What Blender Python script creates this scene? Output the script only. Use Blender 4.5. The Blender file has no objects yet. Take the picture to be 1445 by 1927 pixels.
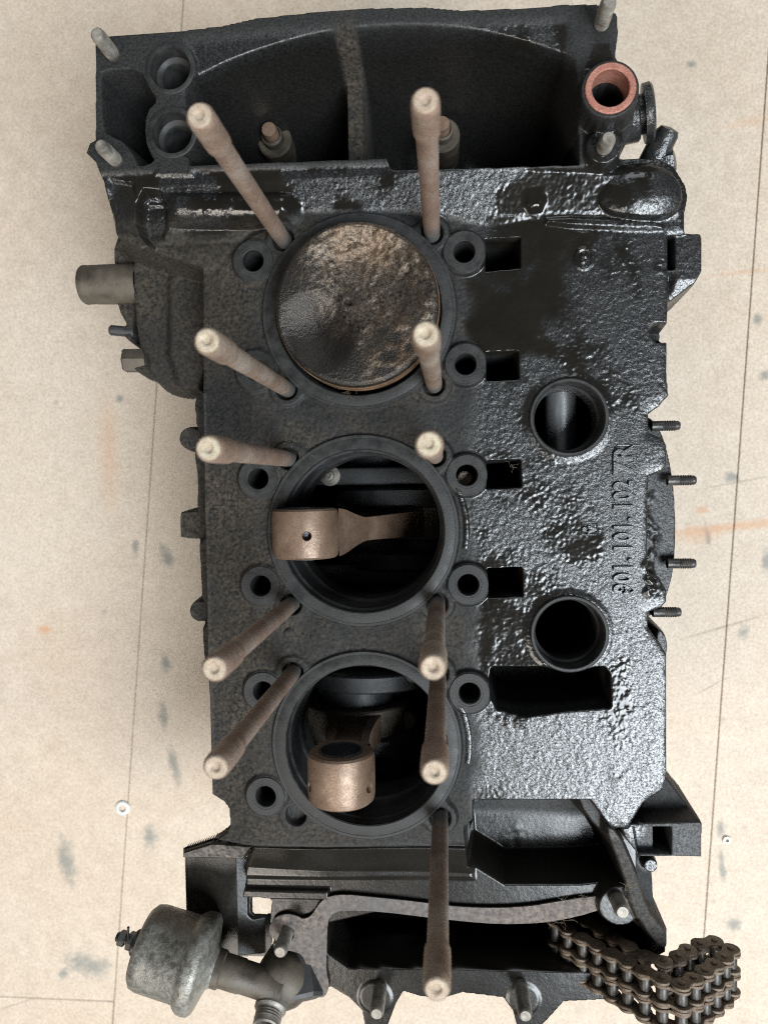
import bpy, bmesh, math, random
import numpy as np
from mathutils import Matrix, Vector
random.seed(7); RNG = np.random.default_rng(11)
scene = bpy.context.scene
COL = scene.collection
MM = 0.001                                   # the plan below is in millimetres; deck face of the crankcase is z = 0

# ------------------------------------------------------------------ camera, light, exposure
cam = bpy.data.objects.new('camera', bpy.data.cameras.new('camera')); COL.objects.link(cam)
cam.data.sensor_fit = 'VERTICAL'; cam.data.sensor_height = 9.36; cam.data.lens = 6.80
cam.data.clip_start = 0.01; cam.data.clip_end = 50
cam.location = (0.04603, 0.02614, 0.400); cam.rotation_euler = (-0.0409, 0.0839, -0.0167)
cam.data.dof.use_dof = True; cam.data.dof.focus_distance = 0.402; cam.data.dof.aperture_fstop = 2.2
scene.camera = cam
scene.render.resolution_x = 767; scene.render.resolution_y = 1024

world = bpy.data.worlds.new('World'); scene.world = world; world.use_nodes = True
wb = world.node_tree.nodes['Background']; wb.inputs['Color'].default_value = (0.75, 0.80, 0.88, 1); wb.inputs['Strength'].default_value = 0.09

def area(name, loc, target, sx, sy, power, col):
    l = bpy.data.lights.new(name, 'AREA'); l.shape = 'RECTANGLE'; l.size = sx; l.size_y = sy; l.energy = power; l.color = col
    o = bpy.data.objects.new(name, l); COL.objects.link(o); o.location = loc
    o.rotation_euler = (Vector(target) - Vector(loc)).to_track_quat('-Z', 'Y').to_euler(); return o
area('window_light', (1.30, -1.22, 2.40), (0.05, -0.02, 0), 1.5, 1.5, 222, (0.87, 0.945, 1.0))
area('warm_left_light', (-0.98, -1.68, 1.90), (0, 0, 0), 1.0, 0.9, 44, (1.0, 0.92, 0.82))  # warm area lamp from the lower left, set for highlights on arch and tube
area('far_cool_light', (0.3, 2.3, 1.5), (0, 0, 0), 1.2, 0.9, 16, (0.88, 0.95, 1.0))  # weak cool area lamp beyond the flywheel end

scene.view_settings.view_transform = 'Standard'; scene.view_settings.look = 'None'
scene.view_settings.gamma = 1; scene.view_settings.exposure = 0.0; scene.view_settings.use_curve_mapping = False
scene.render.engine = 'CYCLES'
scene.cycles.use_denoising = False; scene.cycles.pixel_filter_type = 'BLACKMAN_HARRIS'; scene.cycles.filter_width = 1.15; scene.cycles.use_adaptive_sampling = False
scene.cycles.sample_clamp_indirect = 3.0; scene.cycles.caustics_reflective = False; scene.cycles.caustics_refractive = False

# ------------------------------------------------------------------ materials
class N:
    """small node-tree builder"""
    def __init__(s, name):
        s.m = bpy.data.materials.new(name); s.m.use_nodes = True; s.t = s.m.node_tree
        s.b = s.t.nodes['Principled BSDF']; s.co = s.t.nodes.new('ShaderNodeTexCoord').outputs['Object']
    def set(s, k, v):
        i = s.b.inputs[k]
        if hasattr(v, 'is_output'): s.t.links.new(v, i)
        else: i.default_value = v
    def link(s, v, i):
        if hasattr(v, 'is_output'): s.t.links.new(v, i)
        else: i.default_value = v
    def noise(s, scale, detail=4, rough=0.55, dist=0.0, co=None):
        n = s.t.nodes.new('ShaderNodeTexNoise'); n.inputs['Scale'].default_value = scale; n.inputs['Detail'].default_value = detail
        n.inputs['Roughness'].default_value = rough; n.inputs['Distortion'].default_value = dist
        s.t.links.new(co or s.co, n.inputs['Vector']); return n.outputs['Fac']
    def voro(s, scale, co=None, feature='F1'):
        n = s.t.nodes.new('ShaderNodeTexVoronoi'); n.feature = feature; n.inputs['Scale'].default_value = scale
        s.t.links.new(co or s.co, n.inputs['Vector']); return n.outputs['Distance']
    def ramp(s, f, stops):
        n = s.t.nodes.new('ShaderNodeValToRGB'); e = n.color_ramp.elements
        while len(e) < len(stops): e.new(0.5)
        for el, (p, c) in zip(e, stops):
            el.position = p; el.color = (c, c, c, 1) if not hasattr(c, '__len__') else (*c, 1)
        s.t.links.new(f, n.inputs['Fac']); return n.outputs['Color']
    def mix(s, f, a, b, mode='MIX'):
        n = s.t.nodes.new('ShaderNodeMix'); n.data_type = 'RGBA'; n.blend_type = mode
        s.link(f, n.inputs[0])
        for v, i in ((a, n.inputs[6]), (b, n.inputs[7])):
            if hasattr(v, 'is_output'): s.t.links.new(v, i)
            elif hasattr(v, '__len__'): i.default_value = (*v, 1)
            else: i.default_value = (v, v, v, 1)
        return n.outputs[2]
    def math(s, op, a, b=0.0):
        n = s.t.nodes.new('ShaderNodeMath'); n.operation = op; s.link(a, n.inputs[0]); s.link(b, n.inputs[1]); return n.outputs[0]
    def attr(s, name):
        n = s.t.nodes.new('ShaderNodeAttribute'); n.attribute_name = name; return n.outputs['Fac']
    def rand(s):
        return s.t.nodes.new('ShaderNodeObjectInfo').outputs['Random']
    def map(s, scale, rot=(0,0,0), loc=(0,0,0)):
        n = s.t.nodes.new('ShaderNodeMapping'); n.inputs['Scale'].default_value = scale; n.inputs['Rotation'].default_value = rot
        n.inputs['Location'].default_value = loc
        s.t.links.new(s.co, n.inputs['Vector']); return n.outputs['Vector']
    def bump(s, h, strength, dist):
        n = s.t.nodes.new('ShaderNodeBump'); n.inputs['Strength'].default_value = strength; n.inputs['Distance'].default_value = dist
        s.t.links.new(h, n.inputs['Height']); s.set('Normal', n.outputs['Normal']); return n

def m_casting():
    n = N('oily_cast_magnesium'); oil = n.attr('oil'); dust = n.attr('dust'); bare = n.attr('bare'); film = n.attr('film')
    n1 = n.noise(60, 5); n2 = n.noise(420, 4); n3 = n.noise(14, 4); gr = n.noise(1050, 2, 0.5)
    blk = n.mix(n.ramp(n.noise(650, 4, 0.65), [(0.36, 0), (0.64, 1)]), (0.0045, 0.0045, 0.0044), (0.020, 0.0197, 0.019))
    brn = n.mix(n1, (0.0045, 0.0040, 0.0032), (0.012, 0.0102, 0.0076))
    c = n.mix(oil, blk, n.mix(film, n.mix(0.5, blk, (0.005, 0.005, 0.005)), brn))
    dm = n.math('MULTIPLY', dust, n.ramp(n.noise(480, 5, 0.7), [(0.40, 0.0), (0.60, 1.0)]))
    c = n.mix(dm, c, n.mix(n1, (0.022, 0.018, 0.013), (0.075, 0.060, 0.044)))
    c = n.mix(n.math('MULTIPLY', bare, 0.85), c, n.mix(n.ramp(n.noise(800, 3), [(0.38, 0), (0.62, 1)]), (0.008, 0.008, 0.0078), (0.026, 0.0255, 0.0245)))
    specks = n.ramp(n.voro(210), [(0.0, 1.0), (0.06, 0.0)])
    c = n.mix(n.math('MULTIPLY', n.math('MULTIPLY', specks, dust), 0.8), c, (0.36, 0.29, 0.20))
    n.set('Base Color', c)
    grain = n.ramp(gr, [(0.40, 0.0), (0.56, 1)])
    sat = n.mix(n2, 0.26, 0.40); wetr = n.mix(n1, 0.10, 0.22)
    ro = n.mix(oil, n.mix(n2, 0.50, 0.75), n.mix(film, sat, wetr)); n.set('Roughness', n.mix(dust, ro, 0.85))
    n.set('Specular IOR Level', n.mix(oil, 0.22, n.mix(film, n.mix(grain, 0.28, 0.95), 0.36)))
    h = n.math('ADD', n.math('MULTIPLY', n.noise(1500, 3, 0.6), 0.5), n.math('MULTIPLY', n.noise(700, 3), 0.5))
    bp = n.bump(h, 0.6, 0.00036)
    n.t.links.new(n.math('SUBTRACT', 0.75, n.math('MULTIPLY', n.math('MULTIPLY', film, oil), 0.68)), bp.inputs['Strength'])
    return n.m
def m_simple(name, c1, c2, scale, r1, r2, metal=0.0, bump=0.2, bscale=900, bd=0.0004, spec=0.5, detail=5):
    n = N(name); f = n.ramp(n.noise(scale, detail, 0.6), [(0.3, 0), (0.7, 1)])
    n.set('Base Color', n.mix(f, c1, c2)); n.set('Roughness', n.mix(f, r1, r2)); n.set('Metallic', metal); n.set('Specular IOR Level', spec)
    n.bump(n.noise(bscale, 4), bump, bd); return n.m
def m_rust(name, a, b, c, metal=0.25, rough=(0.5, 0.75), sc=1.0, tint=0.45, base=False, bs=1.0):
    n = N(name); r = n.rand()
    f1 = n.ramp(n.noise(110*sc, 6, 0.65), [(0.3, 0), (0.68, 1)]); f2 = n.ramp(n.noise(46*sc, 5, 0.6), [(0.44, 0), (0.60, 1)])
    col = n.mix(f1, a, b); col = n.mix(n.math('MULTIPLY', f2, 0.7), col, c)
    col = n.mix(n.math('MULTIPLY', r, tint), col, (0.25, 0.155, 0.122))
    col = n.mix(n.ramp(n.noise(700, 3), [(0.52, 0), (0.72, 0.35)]), col, (0.05, 0.035, 0.028))
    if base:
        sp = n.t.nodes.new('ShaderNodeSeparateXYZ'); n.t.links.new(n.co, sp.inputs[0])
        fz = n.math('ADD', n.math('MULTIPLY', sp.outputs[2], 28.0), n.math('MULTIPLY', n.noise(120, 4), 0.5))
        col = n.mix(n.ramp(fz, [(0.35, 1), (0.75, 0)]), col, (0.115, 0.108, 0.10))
    n.set('Base Color', col); n.set('Roughness', n.mix(f1, *rough)); n.set('Metallic', metal)
    n.bump(n.noise(700*bs, 5, 0.7), 0.7*bs, 0.0008*bs); return n.m
M = {}
M['cast'] = m_casting()
M['black'] = m_simple('dull_black_metal', (0.010, 0.010, 0.011), (0.026, 0.026, 0.026), 90, 0.45, 0.7)
M['blackoil'] = m_simple('wet_black_metal', (0.006, 0.006, 0.006), (0.022, 0.022, 0.022), 120, 0.16, 0.36, bump=0.6, bscale=500, bd=0.001)
M['number'] = m_simple('raised_number_metal', (0.010, 0.010, 0.010), (0.030, 0.030, 0.030), 500, 0.28, 0.42, 0.0, 0.5, 1300, 0.0004, spec=0.9)
M['seat'] = m_simple('machined_dark_seat', (0.011, 0.011, 0.0107), (0.027, 0.0265, 0.0255), 160, 0.42, 0.68, 0.1, 0.35, 1100, spec=0.3)
M['bore'] = m_simple('machined_bore_grey', (0.06, 0.063, 0.066), (0.11, 0.115, 0.12), 60, 0.28, 0.42, 0.7, 0.08)
M['rustring'] = m_simple('rust_brown_ring', (0.10, 0.055, 0.028), (0.20, 0.12, 0.07), 90, 0.35, 0.55, 0.5)
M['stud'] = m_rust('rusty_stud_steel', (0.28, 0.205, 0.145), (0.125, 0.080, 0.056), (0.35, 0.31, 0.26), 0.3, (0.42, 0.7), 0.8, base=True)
M['studtip'] = m_rust('stud_end_steel', (0.40, 0.33, 0.235), (0.20, 0.145, 0.105), (0.47, 0.42, 0.31), 0.2, sc=2.0)
M['rod'] = m_rust('rusty_rod_steel', (0.205, 0.135, 0.092), (0.105, 0.064, 0.042), (0.25, 0.175, 0.122), 0.4, (0.32, 0.54), tint=0.1, bs=0.6)
M['copper'] = m_rust('copper_ring', (0.33, 0.135, 0.095), (0.24, 0.085, 0.06), (0.38, 0.18, 0.13), 0.4, (0.4, 0.6))
M['chaindark'] = m_simple('greasy_roller', (0.010, 0.008, 0.006), (0.035, 0.027, 0.019), 200, 0.35, 0.6)
M['chain'] = m_rust('grimy_chain_steel', (0.15, 0.108, 0.072), (0.065, 0.046, 0.030), (0.20, 0.155, 0.11), 0.25, (0.45, 0.7), tint=0.05)
def m_can():
    n = N('grimy_zinc_can'); f = n.ramp(n.noise(48, 7, 0.65), [(0.34, 0), (0.66, 1)]); g = n.ramp(n.noise(260, 5, 0.7), [(0.42, 0), (0.64, 1)])
    c = n.mix(f, (0.085, 0.078, 0.062), (0.20, 0.192, 0.17)); c = n.mix(n.math('MULTIPLY', g, 0.55), c, (0.30, 0.29, 0.26))
    c = n.mix(n.ramp(n.noise(20, 4), [(0.52, 0), (0.64, 0.7)]), c, (0.055, 0.048, 0.035))
    n.set('Base Color', c); n.set('Roughness', n.mix(g, 0.34, 0.62)); n.set('Metallic', 0.45); n.bump(n.math('ADD', g, f), 0.35, 0.0005); return n.m
M['zinc'] = m_can()
M['palezinc'] = m_simple('pale_zinc', (0.42, 0.42, 0.40), (0.58, 0.57, 0.54), 90, 0.4, 0.6, 0.2)
M['brown'] = m_simple('grimy_brown_fitting', (0.035, 0.028, 0.02), (0.10, 0.082, 0.06), 70, 0.45, 0.75, 0.2, 0.4, 600)
M['steel'] = m_simple('bright_worn_shaft', (0.34, 0.35, 0.35), (0.5, 0.51, 0.51), 40, 0.28, 0.4, 0.75, 0.05)
M['thread'] = m_simple('dull_thread_steel', (0.10, 0.09, 0.075), (0.27, 0.245, 0.21), 160, 0.4, 0.65, 0.5, 0.3)
M['dthread'] = m_simple('dark_thread_steel', (0.02, 0.02, 0.02), (0.07, 0.065, 0.06), 160, 0.3, 0.5, 0.5, 0.3)
M['fluff'] = m_simple('pale_lint', (0.16, 0.125, 0.085), (0.34, 0.28, 0.20), 300, 0.8, 0.9)
def m_gasket():
    n = N('rust_speckled_gasket'); f = n.ramp(n.noise(320, 6, 0.75), [(0.38, 0), (0.62, 1)]); g = n.noise(22, 3)
    c = n.mix(f, (0.030, 0.025, 0.022), (0.140, 0.108, 0.088)); c = n.mix(n.ramp(g, [(0.4, 0), (0.62, 0.75)]), c, (0.06, 0.057, 0.055))
    n.set('Base Color', c); n.set('Roughness', 0.7); n.bump(f, 0.3, 0.0004); return n.m
M['gasket'] = m_gasket()
def m_piston():
    n = N('carbon_crusted_piston'); cr = n.attr('crust'); f = n.noise(520, 6, 0.75); g = n.noise(60, 4)
    dark = n.mix(g, (0.012, 0.011, 0.010), (0.040, 0.034, 0.028))
    tan = n.mix(n.ramp(f, [(0.40, 0), (0.66, 1)]), (0.018, 0.016, 0.0135), (0.20, 0.152, 0.108))
    tan = n.mix(n.ramp(n.noise(35, 3), [(0.50, 0), (0.72, 0.5)]), tan, (0.17, 0.10, 0.055))
    n.set('Base Color', n.mix(cr, dark, tan)); n.set('Roughness', n.mix(cr, n.mix(g, 0.26, 0.40), 0.40)); n.set('Metallic', 0.65)
    n.bump(n.math('ADD', n.noise(650, 5, 0.7), n.math('MULTIPLY', n.noise(160, 4), 0.5)), 0.6, 0.0008); return n.m
M['piston'] = m_piston()
def m_floor():
    n = N('beige_floor_board')
    a = n.noise(9, 6, 0.6); b = n.noise(60, 6, 0.65); c0 = n.noise(2.6, 3)
    c = n.mix(n.ramp(b, [(0.33, 0), (0.68, 1)]), (0.45, 0.366, 0.283), (0.525, 0.438, 0.348))
    c = n.mix(n.ramp(a, [(0.42, 0), (0.70, 0.40)]), c, (0.47, 0.355, 0.255))
    c = n.mix(n.ramp(c0, [(0.45, 0), (0.68, 0.55)]), c, (0.50, 0.435, 0.36))
    fine = n.ramp(n.noise(520, 5, 0.75), [(0.34, 0.66), (0.60, 1)]); c = n.mix(1.0, c, fine, 'MULTIPLY')
    sp = n.math('MULTIPLY', n.ramp(n.voro(30), [(0.03, 1), (0.10, 0)]), n.ramp(n.noise(17, 3), [(0.50, 0), (0.60, 1)]))
    c = n.mix(n.math('MULTIPLY', sp, 0.5), c, (0.20, 0.18, 0.16))
    def blob(x, y, rx, ry, rot, lo, hi):
        m = n.t.nodes.new('ShaderNodeMapping'); m.vector_type = 'TEXTURE'; m.inputs['Location'].default_value = (x*MM, y*MM, -0.235)
        m.inputs['Rotation'].default_value = (0, 0, math.radians(rot)); m.inputs['Scale'].default_value = (rx*MM, ry*MM, 1); n.t.links.new(n.co, m.inputs['Vector'])
        ln = n.t.nodes.new('ShaderNodeVectorMath'); ln.operation = 'LENGTH'; n.t.links.new(m.outputs['Vector'], ln.inputs[0])
        base = n.ramp(ln.outputs['Value'], [(0.0, 1), (1.0, 0)]); return n.math('MULTIPLY', n.ramp(n.math('ADD', n.math('MULTIPLY', base, 0.55), n.math('MULTIPLY', rg, 0.75)), [(lo, 0), (hi, 1)]), n.math('MINIMUM', n.math('MULTIPLY', base, 3.0), 1.0))
    rg = n.noise(110, 7, 0.75)
    DARK = [((-200.8,-34.7), 8, 14, 20), ((-228.2,-27.4), 5, 10, 0), ((-204.1,-131.5), 7, 12, 10), ((-207.5,-179.2), 6, 18, 10), ((-199,-222.3), 6, 26, 12), ((-223.4,-288), 10, 14, 0), ((-302.2,-311.9), 12, 30, 10), ((-285.3,-407.7), 30, 14, -10), ((-308.3,-416.1), 8, 8, 0), ((-238.6,103.7), 5, 5, 0),
            ((308.4,-43.3), 8, 14, 0), ((280.4,26.3), 9, 6, 0), ((260.1,-20.9), 4, 16, 12), ((289.2,-102.9), 7, 8, 0), ((271.5,-269.2), 5, 10, 0), ((272.4,-301.1), 4, 22, 4), ((282,-351.1), 8, 9, 0), ((299.8,154.3), 5, 7, 0), ((306.2,109), 9, 6, 30), ((-239.7,310.1), 8, 8, 0), ((247.5,360.6), 5, 5, 0)]
    for (x, y), rx, ry, rot in DARK: c = n.mix(n.math('MULTIPLY', blob(x, y, rx*1.5, ry*1.5, rot, 0.60, 0.84), 0.7), c, (0.13, 0.14, 0.13))
    for (x, y), rx, ry, rot, al in (((285.6,-14.6), 75, 6, 6, 0.55), ((252.5,-20.8), 26, 12, 5, 0.4), ((-250.2,57.4), 14, 75, 0, 0.3), ((255.9,-1), 9, 5, 10, 0.6), ((-314.7,-100.7), 9, 6, 0, 0.7), ((291.1,311.8), 40, 5, 8, 0.25), ((285.1,192.1), 40, 3, 4, 0.35)):
        c = n.mix(n.math('MULTIPLY', blob(x, y, rx, ry, rot, 0.40, 0.85), al), c, (0.42, 0.21, 0.10))
    for (x, y), rx, ry, rot in (((273,-98.4), 52, 1.6, 17), ((289.7,22.6), 40, 1.1, 10), ((264.5,-147.5), 22, 1.0, 30), ((-355.3,-448.1), 30, 1.0, 20)):
        c = n.mix(n.math('MULTIPLY', blob(x, y, rx, ry, rot, 0.35, 0.75), 0.45), c, (0.16, 0.13, 0.11))
    n.set('Base Color', c); n.set('Roughness', n.mix(b, 0.55, 0.75)); n.set('Specular IOR Level', 0.3)
    n.bump(n.math('ADD', b, n.noise(300, 4)), 0.15, 0.001); return n.m
M['floor'] = m_floor()
M['gap'] = m_simple('dark_seam_dirt', (0.16, 0.125, 0.095), (0.26, 0.20, 0.15), 60, 0.8, 0.9)

# ------------------------------------------------------------------ object helpers
def mesh_obj(name, verts, faces, mat, parent=None, smooth=True, angle=None):
    me = bpy.data.meshes.new(name); me.from_pydata([(x*MM, y*MM, z*MM) for x, y, z in verts], [], faces)
    bm = bmesh.new(); bm.from_mesh(me); bmesh.ops.recalc_face_normals(bm, faces=bm.faces); bm.to_mesh(me); bm.free()
    if smooth:
        me.polygons.foreach_set('use_smooth', [True]*len(me.polygons))
        me.set_sharp_from_angle(angle=math.radians(angle or 38))
    me.materials.append(M[mat]); o = bpy.data.objects.new(name, me); COL.objects.link(o)
    if parent: o.parent = parent
    return o
def thing(name, label, cat, group=None, loc=(0, 0, 0)):
    o = bpy.data.objects.new(name, None); o.empty_display_size = 0.02; COL.objects.link(o); o.location = [c*MM for c in loc]
    return tag(o, label, cat, group)
def tag(o, label, cat, group=None):
    o['label'] = label; o['category'] = cat
    if group: o['group'] = group
    return o
def copy(o, name=None, parent=None, loc=None):
    c = o.copy(); COL.objects.link(c)
    if parent: c.parent = parent
    if loc is not None: c.location = [v*MM for v in loc]
    return c
def lathe_geo(prof, seg=48, wob=0.0):
    """profile (r, z) from bottom outside to top inside; r = 0 closes"""
    v = []; f = []; rows = []
    for r, z in prof:
        if r <= 1e-6: rows.append([len(v)]); v.append((0, 0, z))
        else:
            row = []
            for k in range(seg):
                a = 2*math.pi*k/seg; rr = r*(1 + wob*math.sin(3*a + z) + wob*random.uniform(-.6, .6))
                row.append(len(v)); v.append((rr*math.cos(a), rr*math.sin(a), z))
            rows.append(row)
    for a, b in zip(rows[:-1], rows[1:]):
        for k in range(seg):
            k2 = (k+1) % seg
            if len(a) == 1 and len(b) == 1: break
            if len(a) == 1: f.append((a[0], b[k], b[k2]))
            elif len(b) == 1: f.append((a[k], a[k2], b[0]))
            else: f.append((a[k], a[k2], b[k2], b[k]))
    return v, f
def place(v, loc=(0, 0, 0), axis=None, mat=None):
    if axis is not None: mat = Vector((0, 0, 1)).rotation_difference(Vector(axis).normalized()).to_matrix()
    out = []
    for p in v:
        q = (mat @ Vector(p)) if mat is not None else Vector(p); out.append((q[0]+loc[0], q[1]+loc[1], q[2]+loc[2]))
    return out
def lathe(name, prof, mat, parent=None, loc=(0, 0, 0), axis=None, seg=48, wob=0.0, angle=None):
    v, f = lathe_geo(prof, seg, wob); return mesh_obj(name, place(v, loc, axis), f, mat, parent, angle=angle)
def chaikin(p, n=2):
    for _ in range(n):
        q = []
        for i in range(len(p)):
            a, b = p[i], p[(i+1) % len(p)]
            q += [(a[0]*.75+b[0]*.25, a[1]*.75+b[1]*.25), (a[0]*.25+b[0]*.75, a[1]*.25+b[1]*.75)]
        p = q
    return p
def plate(name, poly, z0, z1, mat, parent=None, holes=(), bevel=0.4):
    """flat plate with holes, bevelled"""
    cu = bpy.data.curves.new(name, 'CURVE'); cu.dimensions = '2D'; cu.fill_mode = 'BOTH'
    for p in [poly] + list(holes):
        s = cu.splines.new('POLY'); s.points.add(len(p)-1)
        for q, (x, y) in zip(s.points, p): q.co = (x*MM, y*MM, 0, 1)
        s.use_cyclic_u = True
    cu.extrude = max((z1-z0)/2-bevel, 0.01)*MM; cu.bevel_depth = bevel*MM; cu.bevel_resolution = 1; cu.offset = -bevel*MM
    t = bpy.data.objects.new('tmp', cu); COL.objects.link(t); bpy.context.view_layer.update()
    me = bpy.data.meshes.new_from_object(t.evaluated_get(bpy.context.evaluated_depsgraph_get())); bpy.data.objects.remove(t)
    me.name = name; me.materials.clear(); me.materials.append(M[mat]); me.transform(Matrix.Translation((0, 0, (z0+z1)/2*MM)))
    o = bpy.data.objects.new(name, me); COL.objects.link(o)
    if parent: o.parent = parent
    return o
def circ(x, y, r, n=28): return [(x+r*math.cos(2*math.pi*k/n), y+r*math.sin(2*math.pi*k/n)) for k in range(n)]
def box_geo(x0, x1, y0, y1, z0, z1):
    v = [(x, y, z) for x in (x0, x1) for y in (y0, y1) for z in (z0, z1)]
    return v, [(0,1,3,2),(4,6,7,5),(0,4,5,1),(2,3,7,6),(0,2,6,4),(1,5,7,3)]
def box(name, dims, mat, parent=None, bevel=1.0):
    v, f = box_geo(*dims); o = mesh_obj(name, v, f, mat, parent)
    bm = bmesh.new(); bm.from_mesh(o.data)
    bmesh.ops.bevel(bm, geom=list(bm.edges), offset=bevel*MM, segments=2, affect='EDGES', profile=0.5); bm.to_mesh(o.data); bm.free()
    o.data.polygons.foreach_set('use_smooth', [True]*len(o.data.polygons)); o.data.set_sharp_from_angle(angle=math.radians(50)); return o
def tube_geo(pts, r, seg=8):
    v = []; f = []; up = Vector((0.3, 0.2, 1)).normalized()
    for i, p in enumerate(pts):
        t = (Vector(pts[min(i+1, len(pts)-1)]) - Vector(pts[max(i-1, 0)])).normalized()
        a = t.cross(up).normalized(); b = t.cross(a)
        for k in range(seg):
            q = Vector(p) + (a*math.cos(2*math.pi*k/seg) + b*math.sin(2*math.pi*k/seg))*r; v.append(tuple(q))
    for i in range(len(pts)-1):
        for k in range(seg): f.append((i*seg+k, i*seg+(k+1) % seg, (i+1)*seg+(k+1) % seg, (i+1)*seg+k))
    return v, f
FLOOR = -235.0

# ------------------------------------------------------------------ the floor: boards with open seams
floor = mesh_obj('floor', [(-1600, -1600, FLOOR-6), (1600, -1600, FLOOR-6), (1600, 1600, FLOOR-6), (-1600, 1600, FLOOR-6)], [(0, 1, 2, 3)], 'gap')
floor['kind'] = 'structure'
sL = [(-172.1,440.1),(-227.7,-107.8),(-263.5,-462.5)]; sR = [(304.7,323.6),(276,-107.3),(252.4,-438.7)]
def line_at(s, y): (x0, y0), (x1, y1) = s[0], s[-1]; return x0+(x1-x0)*(y-y0)/(y1-y0)
hy = [(-319.3,-441.5)][0][1]
def board(poly):
    return plate('floor_board', poly, FLOOR-5.5, FLOOR, 'floor', floor, bevel=0.35)
g = 0.45; YT, YB = 1500, -1500
board([(-1500, hy+g), (line_at(sL, hy)-g, hy+g), (line_at(sL, YT)-g, YT), (-1500, YT)])
board([(-1500, YB), (line_at(sL, YB)-g, YB), (line_at(sL, hy)-g, hy-g), (-1500, hy-g)])
board([(line_at(sL, YB)+g, YB), (line_at(sR, YB)-g, YB), (line_at(sR, YT)-g, YT), (line_at(sL, YT)+g, YT)])
board([(line_at(sR, YB)+g, YB), (1500, YB), (1500, YT), (line_at(sR, YT)+g, YT)])

# ------------------------------------------------------------------ crankcase casting: one surface carved on a fine grid
case = thing('crankcase', 'oily black six cylinder engine crankcase lying on its side on the beige floor', 'engine block', loc=(0, 0, 0))
ST = 0.5; GX0, GX1, GY0, GY1 = -190, 190, -300, 284
xs = np.arange(GX0, GX1+1e-6, ST); ys = np.arange(GY0, GY1+1e-6, ST); NX, NY = len(xs), len(ys)
Xg, Yg = np.meshgrid(xs, ys)
Z = np.full(Xg.shape, -72.0); S = np.full(Xg.shape, 99.0)
OIL = np.zeros_like(Z); DUST = np.zeros_like(Z); BARE = np.zeros_like(Z)
def fnoise(sig):
    kx = np.fft.fftfreq(NX, ST); ky = np.fft.rfftfreq(NY, ST)
    w = RNG.standard_normal((NX, NY)); G = np.exp(-2*(math.pi*sig)**2*(kx[:, None]**2+ky[None, :]**2))
    r = np.fft.irfft2(np.fft.rfft2(w)*G, s=(NX, NY)).T; return r/r.std()
def smooth(e0, e1, x):
    t = np.clip((x-e0)/(e1-e0), 0, 1); return t*t*(3-2*t)
def win(pts, m):
    p = np.array(pts); i0 = max(int((p[:, 0].min()-m-GX0)/ST), 0); i1 = min(int((p[:, 0].max()+m-GX0)/ST)+2, NX)
    j0 = max(int((p[:, 1].min()-m-GY0)/ST), 0); j1 = min(int((p[:, 1].max()+m-GY0)/ST)+2, NY); return slice(j0, j1), slice(i0, i1)
def sd_poly(P, rnd=0.0, m=12):
    W = win(P, m); x, y = Xg[W], Yg[W]; d = np.full(x.shape, 1e9); ins = np.zeros(x.shape, bool); n = len(P)
    for i in range(n):
        ax, ay = P[i]; bx, by = P[(i+1) % n]; ex, ey = bx-ax, by-ay; wx, wy = x-ax, y-ay
        t = np.clip((wx*ex+wy*ey)/(ex*ex+ey*ey+1e-12), 0, 1); d = np.minimum(d, (wx-ex*t)**2+(wy-ey*t)**2)
        c = (ay > y) != (by > y)
        if ey != 0: ins ^= c & (x < ax+(y-ay)/ey*ex)
    return W, np.where(ins, -1, 1)*np.sqrt(d)-rnd
def sd_circ(cx, cy, r, m=12):
    W = win([(cx-r, cy-r), (cx+r, cy+r)], m); return W, np.hypot(Xg[W]-cx, Yg[W]-cy)-r
def lay(sd, h, w=1.5, sil=False, oil=None, dust=None, bare=None, op='set', inset=False):
    """set the height to h inside the outline, blended over w mm across its edge"""
    W, d = sd; d = d+w/2 if inset else d; t = smooth(w/2, -w/2, d); z = Z[W]
    hh = h(Xg[W], Yg[W]) if callable(h) else h
    new = np.maximum(z, hh) if op == 'max' else np.minimum(z, hh) if op == 'min' else hh
    Z[W] = z*(1-t)+new*t
    if sil: S[W] = np.minimum(S[W], d)
    for A, v in ((OIL, oil), (DUST, dust), (BARE, bare)):
        if v is not None: A[W] = A[W]*(1-t)+v*t
def poly(P, r=0): return sd_poly(chaikin(P, r) if r else P)

# --- low pieces that show past the edges
lay(poly([(-142.9,168.3),(-113.2,172.7),(-92.2,171.8),(-94.6,79.8),(-125.7,83.2),(-134.6,93.6),(-140.7,111.3),(-142.8,139.9)], 2), lambda x, y: -36-0.0016*(x+120)**2, 9, True, dust=0.35, oil=0.1)
lay(poly([(-156.1,181.6),(-139.8,180.8),(-141.8,115.6),(-152.1,128.8),(-155.7,141.8)], 1), -45, 4, True, dust=0.8)
lay(poly([(-115.7,169),(-89.4,167.9),(-91.7,80.2),(-118.2,83.1)], 1), -32, 6, True, dust=0.4, op='max')
lay(poly([(-148.3,108.7),(-138.2,110.9),(-130.9,101.8),(-132.8,93.8),(-146,95.8)], 2), -44, 4, True, dust=0.5)
lay(poly([(-154.4,126.1),(-145.7,126.8),(-143.4,114.9),(-150.1,115.1)], 2), -46, 4, True, dust=0.5)
lay(poly([(-98,82.1),(-101.5,72.8),(-99.8,65),(-102.2,46.3),(-100.1,30.5),(-101.2,11.7),(-100.3,-13.6),(-99.6,-35.8),(-100,-61.3),(-98.6,-83.7),(-91.5,-83.7),(-87.1,81.8)], 1), -24, 4, True, dust=0.5)
lay(sd_circ(-104.7,54.2, 8.5), -30, 5, True, dust=0.3)
lay(poly([(-112.8,10.4),(-111.4,12.3),(-93.4,13),(-94,-7),(-111.9,-6.2),(-113.1,-3.7)], 1), -28, 4, True, dust=0.3)
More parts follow.
